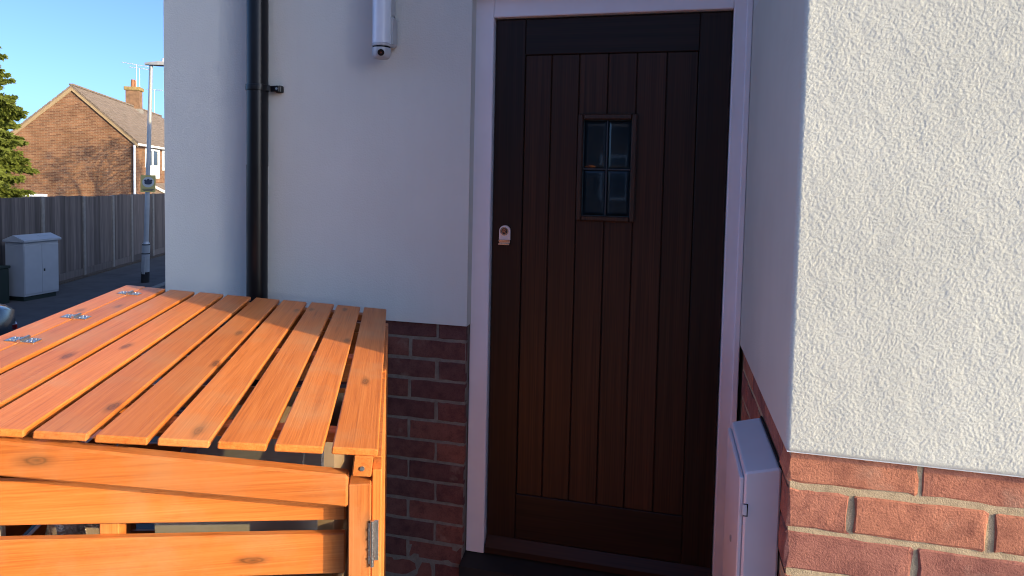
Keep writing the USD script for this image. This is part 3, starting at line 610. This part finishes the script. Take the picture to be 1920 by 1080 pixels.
lh = pl.part('lantern', hull([(lp[0] + rt[0]*s - rt[1]*w, lp[1] + rt[1]*s + rt[0]*w, 3.74 + z) for s, w, z in ((-.12, .05, .0), (-.12, -.05, .0), (-.12, .05, .04), (-.12, -.05, .04), (.50, .13, .02), (.50, -.13, .02), (.50, .10, .075), (.50, -.10, .075), (.62, .06, .03), (.62, -.06, .03), (.15, .12, .0), (.15, -.12, .0), (.15, .10, .085), (.15, -.10, .085))]), 'galvanised_steel')
pl.part('photocell', lathe([(.045, 0), (.045, .07), (.03, .09), (.001, .095)], (lp[0]+rt[0]*.25, lp[1]+rt[1]*.25, 3.82), 14), 'white_plastic', lh, smooth=30)
# watch sign on the column, facing the camera side
sd = np.array([.76, -.65]); sx_ = np.array([.65, .76])
def sg(a, o, z): q = lp + sd*(.058 + o) + sx_*a; return (q[0], q[1], z)
def sbox(a0, a1, o0, o1, z0, z1): return hull([sg(a, o, z) for a in (a0, a1) for o in (o0, o1) for z in (z0, z1)])
sign = pl.part('watch_sign', sbox(-.145, .145, 0, .004, .965, 1.338), 'sign_yellow', label='small yellow sign with a round dark emblem')
def disc(r, o0, o1, cz, sx=1., sz=1., n=24, da=0.): return hull([sg(da + r*sx*math.cos(t), o, cz + r*sz*math.sin(t)) for t in np.linspace(0, 2*np.pi, n, endpoint=False) for o in (o0, o1)])
pl.part('sign_disc', disc(.115, .0042, .0055, 1.185), 'sign_grey', sign)
pl.part('sign_emblem', cat(disc(.075, .0057, .007, 1.17, 1., .55), disc(.03, .0057, .0072, 1.225), disc(.026, .0057, .0071, 1.215, da=-.055), disc(.026, .0057, .0071, 1.215, da=.055)), 'sign_dark', sign)
pl.part('sign_bar', cat(sbox(-.11, .11, .0042, .0055, 1.020, 1.036), sbox(-.09, .09, .0042, .0055, .990, 1.004)), 'sign_dark', sign)
pl.part('sign_clamp', cat(up(.056, 1.06, .056, 1.09), up(.056, 1.23, .056, 1.26)), 'zinc_steel', sign)

# ---------------------------------------------------------------- brick house with its gable towards us
K = np.array([-33.007, 33.004]); D = np.array([-.485, .8746]); Wv = np.array([-.8746, -.485]); HWD, EZ, RZ, LEN = 3.41, 3.47, 6.62, 22.
def hp_(w, d, z): p = K + Wv*w + D*d; return (p[0], p[1], z)
def hbox(w0, w1, d0, d1, z0, z1, bev=0.):
    m = box(w0, w1, d0, d1, z0, z1, bev); v = m.vertices; P = K + np.outer(v[:, 0], Wv) + np.outer(v[:, 1], D)
    return trimesh.Trimesh(np.c_[P, v[:, 2]], m.faces, process=False)
bh = Thing('brick_house', 'brown brick house with plain gable wall and tiled roof beyond the fence', 'house', hp_(3.4, 8, LOW))
def quad(P, uvs):
    n = len(P); return trimesh.Trimesh(np.array(P), np.array([(0, k, k+1) for k in range(1, n-1)]), process=False), np.array(uvs)
gab = [(0, LOW-.3), (2*HWD, LOW-.3), (2*HWD, EZ), (HWD, RZ), (0, EZ)]
m, uv = quad([hp_(w, 0, z) for w, z in gab], [(w, z+2) for w, z in gab]); bh.part('gable_wall', m, 'far_brick', uv=uv)
fac = [(0, LOW-.3), (LEN, LOW-.3), (LEN, EZ), (0, EZ)]
m, uv = quad([hp_(0, d, z) for d, z in fac], [(d+40, z+2) for d, z in fac]); bh.part('front_wall', m, 'far_brick', uv=uv)
m, uv = quad([hp_(2*HWD, d, z) for d, z in fac], [(d+80, z+2) for d, z in fac]); bh.part('back_wall', m, 'far_brick', uv=uv)
m, uv = quad([hp_(w, LEN, z) for w, z in gab], [(w, z+2) for w, z in gab]); bh.part('end_wall', m, 'far_brick', uv=uv)
SLP = (RZ-EZ)/HWD; nrm = math.hypot(1, SLP)
def roofslab(side, d0, d1, lift, th, wa, wb):
    """A slab lying on the roof slope between the distances wa..wb from the eaves line."""
    def q(w, d, h): z = EZ + SLP*w + h; ww = w if side == 0 else 2*HWD - w; return hp_(ww, d, z)
    return hull([q(w, d, h) for w in (wa, wb) for d in (d0, d1) for h in (lift, lift+th)])
for side in (0, 1):
    rf = bh.part('roof', roofslab(side, -.12, LEN+.1, .02, .10, -.30, HWD), 'roof_tile')
    for k in range(14):
        w = -.30 + k*(HWD+.28)/14
        bh.part('tile_course', roofslab(side, -.14, LEN+.12, .1205, .035, w, w+.21), 'roof_tile', rf)
    bh.part('bargeboard', roofslab(side, -.10, -.02, -.22, .235, -.28, HWD-.005), 'bargeboard')
rt_ = bh.part('ridge', hbox(HWD-.13, HWD+.13, -.14, LEN+.12, RZ+.10, RZ+.22, .05), 'roof_tile')
bh.part('gutter', hbox(-.36, -.22, -.1, LEN, EZ-.36, EZ-.22, .02), 'white_upvc')
bh.part('fascia', hbox(-.2195, -.19, -.05, LEN, EZ-.38, EZ-.16), 'white_upvc')
bh.part('downpipe', cyl(hp_(-.08, -.10, LOW), hp_(-.08, -.10, EZ-.34), .075, 12), 'white_upvc')
ch = bh.part('chimney', hbox(HWD-.5, HWD+.5, 12.9, 13.9, RZ-.6, 8.05), 'chimney_brick', label='brick chimney stack')
bh.part('chimney_cap', hbox(HWD-.6, HWD+.6, 12.8, 14.0, 8.0505, 8.35, .04), 'lichen_cap', ch)
for dd in (13.15, 13.65): bh.part('chimney_pot', cyl(hp_(HWD, dd, 8.35), hp_(HWD, dd, 8.95), .17, 14, .14), 'terracotta', ch)
bh.part('flashing', hbox(HWD-.56, HWD+.56, 12.84, 13.96, RZ-.58, RZ-.05), 'concrete', ch)
def yagi(base, top, boom, n, el):
    ms = [cyl(base, top, .030, 8)]; t = np.array(top); b = np.array([boom[0], boom[1], boom[2]]); e = np.array([-boom[1], boom[0], 0.]); e /= np.linalg.norm(e)
    ms.append(cyl(t - b*.5, t + b*.5, .03, 8))
    for k in np.linspace(-.5, .5, n): ms.append(cyl(t + b*k - e*el - np.array([0, 0, el*.2]), t + b*k + e*el + np.array([0, 0, el*.2]), .016, 6))
    return cat(*ms)
vr = np.array([.84, .54, 0])
p_ = np.array(hp_(HWD-.3, 12.95, 7.)); bh.part('aerial', yagi(p_, p_ + [0, 0, 3.15], vr*2.0 + np.array([0, 0, -.25]), 11, .22), 'aluminium', ch)
p_ = np.array(hp_(HWD-.3, 13.9, 7.)); bh.part('aerial', yagi(p_, p_ + [0, 0, 3.0], vr*1.5 + np.array([0, 0, -.1]), 8, .18), 'aluminium', ch)
p_ = np.array(hp_(HWD, 19.9, RZ)); bh.part('aerial', yagi(p_, p_ + [0, 0, 2.35], vr*1.3, 8, .2), 'aluminium')
def window(d0, d1, z0, z1, n):
    f = bh.part('window', cat(hbox(-.10, .02, d0, d0+.22, z0, z1), hbox(-.10, .02, d1-.22, d1, z0, z1), hbox(-.10, .02, d0+.2205, d1-.2205, z1-.13, z1), hbox(-.12, .02, d0+.2205, d1-.2205, z0, z0+.14)), 'white_upvc')
    for k in range(n):
        a, b = d0 + .2205 + (d1-d0-.441)*k/n, d0 + .2205 + (d1-d0-.441)*(k+1)/n
        bh.part('pane', hbox(-.04, .0, a, b-.10, z0+.141, z1-.131), 'window_dark', f); bh.part('mullion', hbox(-.09, .0, b-.0995, b-.0005, z0+.141, z1-.131), 'white_upvc', f)
    return f
window(2.75, 6.3, 1.75, 3.05, 2); bh.part('apron', hbox(-.10, .01, 2.9, 6.2, .95, 1.745), 'white_upvc')
window(7.4, 10.9, 1.55, 3.05, 2); window(14, 17, 1.55, 3.05, 2)
po = bh.part('porch', hull([hp_(w, d, z) for w, d, z in ((0, 4.2, -.35), (0, 9.6, -.35), (-1.3, 4.2, -.35), (-1.3, 9.6, -.35), (0, 4.2, .6), (0, 9.6, .6), (-1.3, 4.2, -.2), (-1.3, 9.6, -.2))]), 'roof_tile')
bh.part('porch_trim', hull([hp_(w, d, z) for w, d, z in ((.0, 4.12, .45), (.0, 4.19, .45), (.0, 4.12, .62), (.0, 4.19, .62), (-1.36, 4.12, -.36), (-1.36, 4.19, -.36), (-1.36, 4.12, -.15), (-1.36, 4.19, -.15))]), 'white_upvc', po)
sw = bh.part('window', cat(hbox(4.85, 6.40, -.06, .02, -.26, -.10), hbox(4.85, 5.0, -.06, .02, -.9, -.2605), hbox(6.25, 6.40, -.06, .02, -.9, -.2605)), 'white_upvc')
bh.part('pane', hbox(5.0005, 6.2495, -.03, .01, -.9, -.2605), 'window_dark', sw)

# ---------------------------------------------------------------- house opposite, behind the viewpoint: it shades the sky and shows in the door glass
oh = Thing('opposite_house', 'brick house across the lane, seen only mirrored in the small door window', 'house', (-2, -20, PAD))
m, uv = quad([(x, -16., z) for x, z in ((-16, PAD-.8), (14, PAD-.8), (14, 2.9), (-16, 2.9))], [(x, z) for x, z in ((-16, -1), (14, -1), (14, 2.9), (-16, 2.9))]); oh.part('front_wall', m, 'far_brick', uv=uv)
oh.part('wall', box(-16, 14, -24, -16.05, PAD-.8, 2.9), 'chimney_brick')
oh.part('roof', hull([(-16.4, -15.6, 2.9005), (14.4, -15.6, 2.9005), (-16.4, -24.4, 2.9005), (14.4, -24.4, 2.9005), (-15.5, -20, 5.6), (13.5, -20, 5.6)]), 'roof_tile')
for x in (-13, -9, -4.5, -.5, 3.5, 8, 11.5):
    for z in (.9,):
        f = oh.part('window', cat(box(x-.75, x-.68, -15.99, -15.9, z, z+1.25), box(x+.68, x+.75, -15.99, -15.9, z, z+1.25), box(x-.6795, x+.6795, -15.99, -15.9, z+1.17, z+1.25), box(x-.6795, x+.6795, -15.99, -15.9, z, z+.08), box(x-.04, x+.04, -15.99, -15.9, z+.0805, z+1.1695)), 'white_upvc')
        oh.part('pane', box(x-.6795, x+.6795, -15.985, -15.95, z+.081, z+1.169), 'window_dark', f)

# ---------------------------------------------------------------- trees
def conifer(name, label, base, H, R, seed, nl, grp=None):
    g = np.random.default_rng(seed); t = Thing(name, label, 'tree', base, group=grp); b = np.array(base)
    t.part('trunk', cyl(b - [0, 0, .3], b + [0, 0, H*.96], .17, 10, .015), 'bark')
    V, F = [], []; n = 0; limbs = []
    for k in range(nl):
        h = (k + g.uniform(0, 1))/nl; z = .4 + (H-.5)*h; r = R*min(1., 1.75*(1-h))**.8*g.uniform(.72, 1.18) + .12; az = k*2.399 + g.normal(0, .3)
        dr = np.array([math.cos(az), math.sin(az), 0]); rise = g.uniform(-.05, .22)
        pts = [b + [0, 0, z] + dr*r*u + np.array([0, 0, r*(rise*u - .30*u*u + .16*u**4)]) for u in np.linspace(0, 1, 7)]
        limbs.append(cyl(pts[0], pts[4], .03, 5, .012))
        sd_ = np.array([-dr[1], dr[0], 0]); ns = int(60 + 90*r/R)
        for q in range(ns):
            u = g.uniform(.18, 1.0)**.7; i = min(int(u*6), 5); p = pts[i] + (pts[i+1]-pts[i])*(u*6-i)
            side = g.choice([-1, 1]); ln = (1.05-u)*r*.5*g.uniform(.4, 1.1) + .10
            d = dr*g.uniform(.35, .9) + sd_*side*g.uniform(.3, 1.) + np.array([0, 0, g.uniform(-.5, .15)]); d /= np.linalg.norm(d)
            nn = max(2, int(ln/.10))
            for s in range(nn):
                c = p + d*ln*(s+.5)/nn + g.normal(0, .02, 3); a = d*g.uniform(.10, .17) + g.normal(0, .03, 3); w = np.cross(a, g.normal(0, 1, 3)); w = w/np.linalg.norm(w)*g.uniform(.04, .08)
                V += [c - a*.4 - w*.5, c - a*.4 + w*.5, c + a*.7 + w*.2 - [0, 0, .03], c + a*.3 - w]; F += [(n, n+1, n+2), (n, n+2, n+3)]; n += 4
    t.part('limb', cat(*limbs), 'bark', kind='stuff'); t.part('crown', trimesh.Trimesh(np.array(V), np.array(F), process=False), 'conifer_needles')
conifer('conifer_tree', 'bushy green conifer with drooping tips left of the brick house', (-27.75, 18.7, LOW), 9.8, 2.0, 4, 260)

def bare_tree(name, label, base, H, seed, spread=.55):
    """Forking limbs down to twigs with a thin scatter of leaves."""
    g = np.random.default_rng(seed); t = Thing(name, label, 'tree', base); b = np.array(base, float); limbs, V, F = [], [], []
    def grow(p, d, ln, r, lev):
        q = p + d*ln; limbs.append(cyl(p, q, r, 6 if lev < 3 else 4, r*.7))
        if lev >= 6:
            for _ in range(9):
                c = q + g.normal(0, .22, 3); a = g.normal(0, 1, 3); a *= .07/np.linalg.norm(a); w = np.cross(a, g.normal(0, 1, 3)); w *= .045/np.linalg.norm(w); n = len(V)
                V.extend([c-a, c+w, c+a, c-w]); F.extend([(n, n+1, n+2), (n, n+2, n+3)])
            return
        for k in range(3 if lev < 2 else 2 + (g.random() < .35)):
            e = d + g.normal(0, spread, 3); e[2] += .12; e /= np.linalg.norm(e); grow(q, e, ln*g.uniform(.66, .86), r*.64, lev+1)
    grow(b - [0, 0, .2], np.array([0, 0, 1.]), H*.26, .17, 0)
    t.part('trunk', cat(*limbs), 'bark'); t.part('crown', trimesh.Trimesh(np.array(V), np.array(F), process=False), 'winter_leaves')
bare_tree('garden_tree', 'thin leaved garden tree whose shade dapples the brick gable', (-22.4, 29.0, LOW), 9.6, 11)
bare_tree('garden_tree', 'thin leaved street tree standing further off behind the white house', (-14.5, 28.2, LOW), 9.2, 23)

# ---------------------------------------------------------------- parked car, one rear corner of it in view
cd = np.array([.356, -.9345]); cw = np.array([-.9345, -.356]); c0 = np.array([-4.70, 2.16])   # far right corner; along its flank; across
zg = float(gz(-5.3, .5))
def cp(a, w, z): p = c0 + cd*a + cw*w; return (p[0], p[1], zg + z)
car = Thing('parked_car', 'dark parked car, only its glossy rear corner in view', 'car', cp(2.1, .85, 0))
secs = []                                       # body cross-sections along the car: (a, half width, belt height)
def section(a, hw, zlo, zhi, crown, n=15):
    out = []
    for t in np.linspace(0, 1, n):
        if t < .25: u = t/.25; out.append((.85-hw, zlo + (zhi-.12-zlo)*u, a))
        elif t > .75: u = (t-.75)/.25; out.append((.85+hw, zhi-.12 + (zlo-zhi+.12)*u, a))
        else: u = (t-.25)/.5; th = math.pi*(1-u); x = math.cos(th); out.append((.85 + hw*np.sign(x)*abs(x)**.45, zhi-.12 + (.12+crown)*math.sin(th)**.5, a))
    return out
prof = [(0, .60, .35, .88, .0), (.03, .72, .28, .98, .01), (.10, .79, .24, 1.03, .02), (.35, .83, .22, 1.06, .03), (1.0, .85, .2, 1.0, .03), (2.2, .85, .2, .98, .03), (3.2, .85, .2, .95, .03), (3.9, .82, .22, .86, .03), (4.2, .74, .28, .75, .0), (4.25, .60, .35, .62, .0)]
prof = [(a, hw, lo, hi + .22*min(1, max(0, (4.3-a)/1.2)), cr) for a, hw, lo, hi, cr in prof]
R_ = [section(*p) for p in prof]; nn_ = len(R_[0]); V = [cp(a, w, z) for s in R_ for w, z, a in s]; F = []
for k in range(len(R_)-1):
    for i in range(nn_):
        j = (i+1) % nn_; F += [(k*nn_+i, k*nn_+j, (k+1)*nn_+j), (k*nn_+i, (k+1)*nn_+j, (k+1)*nn_+i)]
for k, s in ((0, 1), (len(R_)-1, -1)): F += [(k*nn_, k*nn_+i, k*nn_+i+1)[::s] for i in range(1, nn_-1)]
car.part('body', trimesh.Trimesh(np.array(V), np.array(F), process=False), 'car_paint', smooth=50)
car.part('cabin', hull([cp(a, w, z) for a, z, i in ((.55, 1.24, .10), (3.0, 1.18, .10), (1.0, 1.60, .24), (2.2, 1.62, .24)) for w in (i, 1.7-i)]), 'car_glass')
car.part('roof', hull([cp(a, w, z) for a, z in ((1.0, 1.601), (2.2, 1.621), (1.1, 1.635), (2.1, 1.65)) for w in (.25, 1.45)]), 'car_paint')
for w in (.02, 1.42): car.part('tail_light', hull([cp(a, w+q, z) for a, q in ((-.004, .10), (-.004, .24), (.10, .03), (.10, .1)) for z in (1.03, 1.07)]), 'tail_red')
for a in (.75, 3.4):
    for w in (.12, 1.58):
        wh = car.part('wheel', cyl(cp(a, w-.1, .31), cp(a, w+.1, .31), .31, 22), 'tyre_rubber', smooth=30); car.part('rim', cyl(cp(a, w-.105, .31), cp(a, w+.105, .31), .2, 18), 'aluminium', wh)
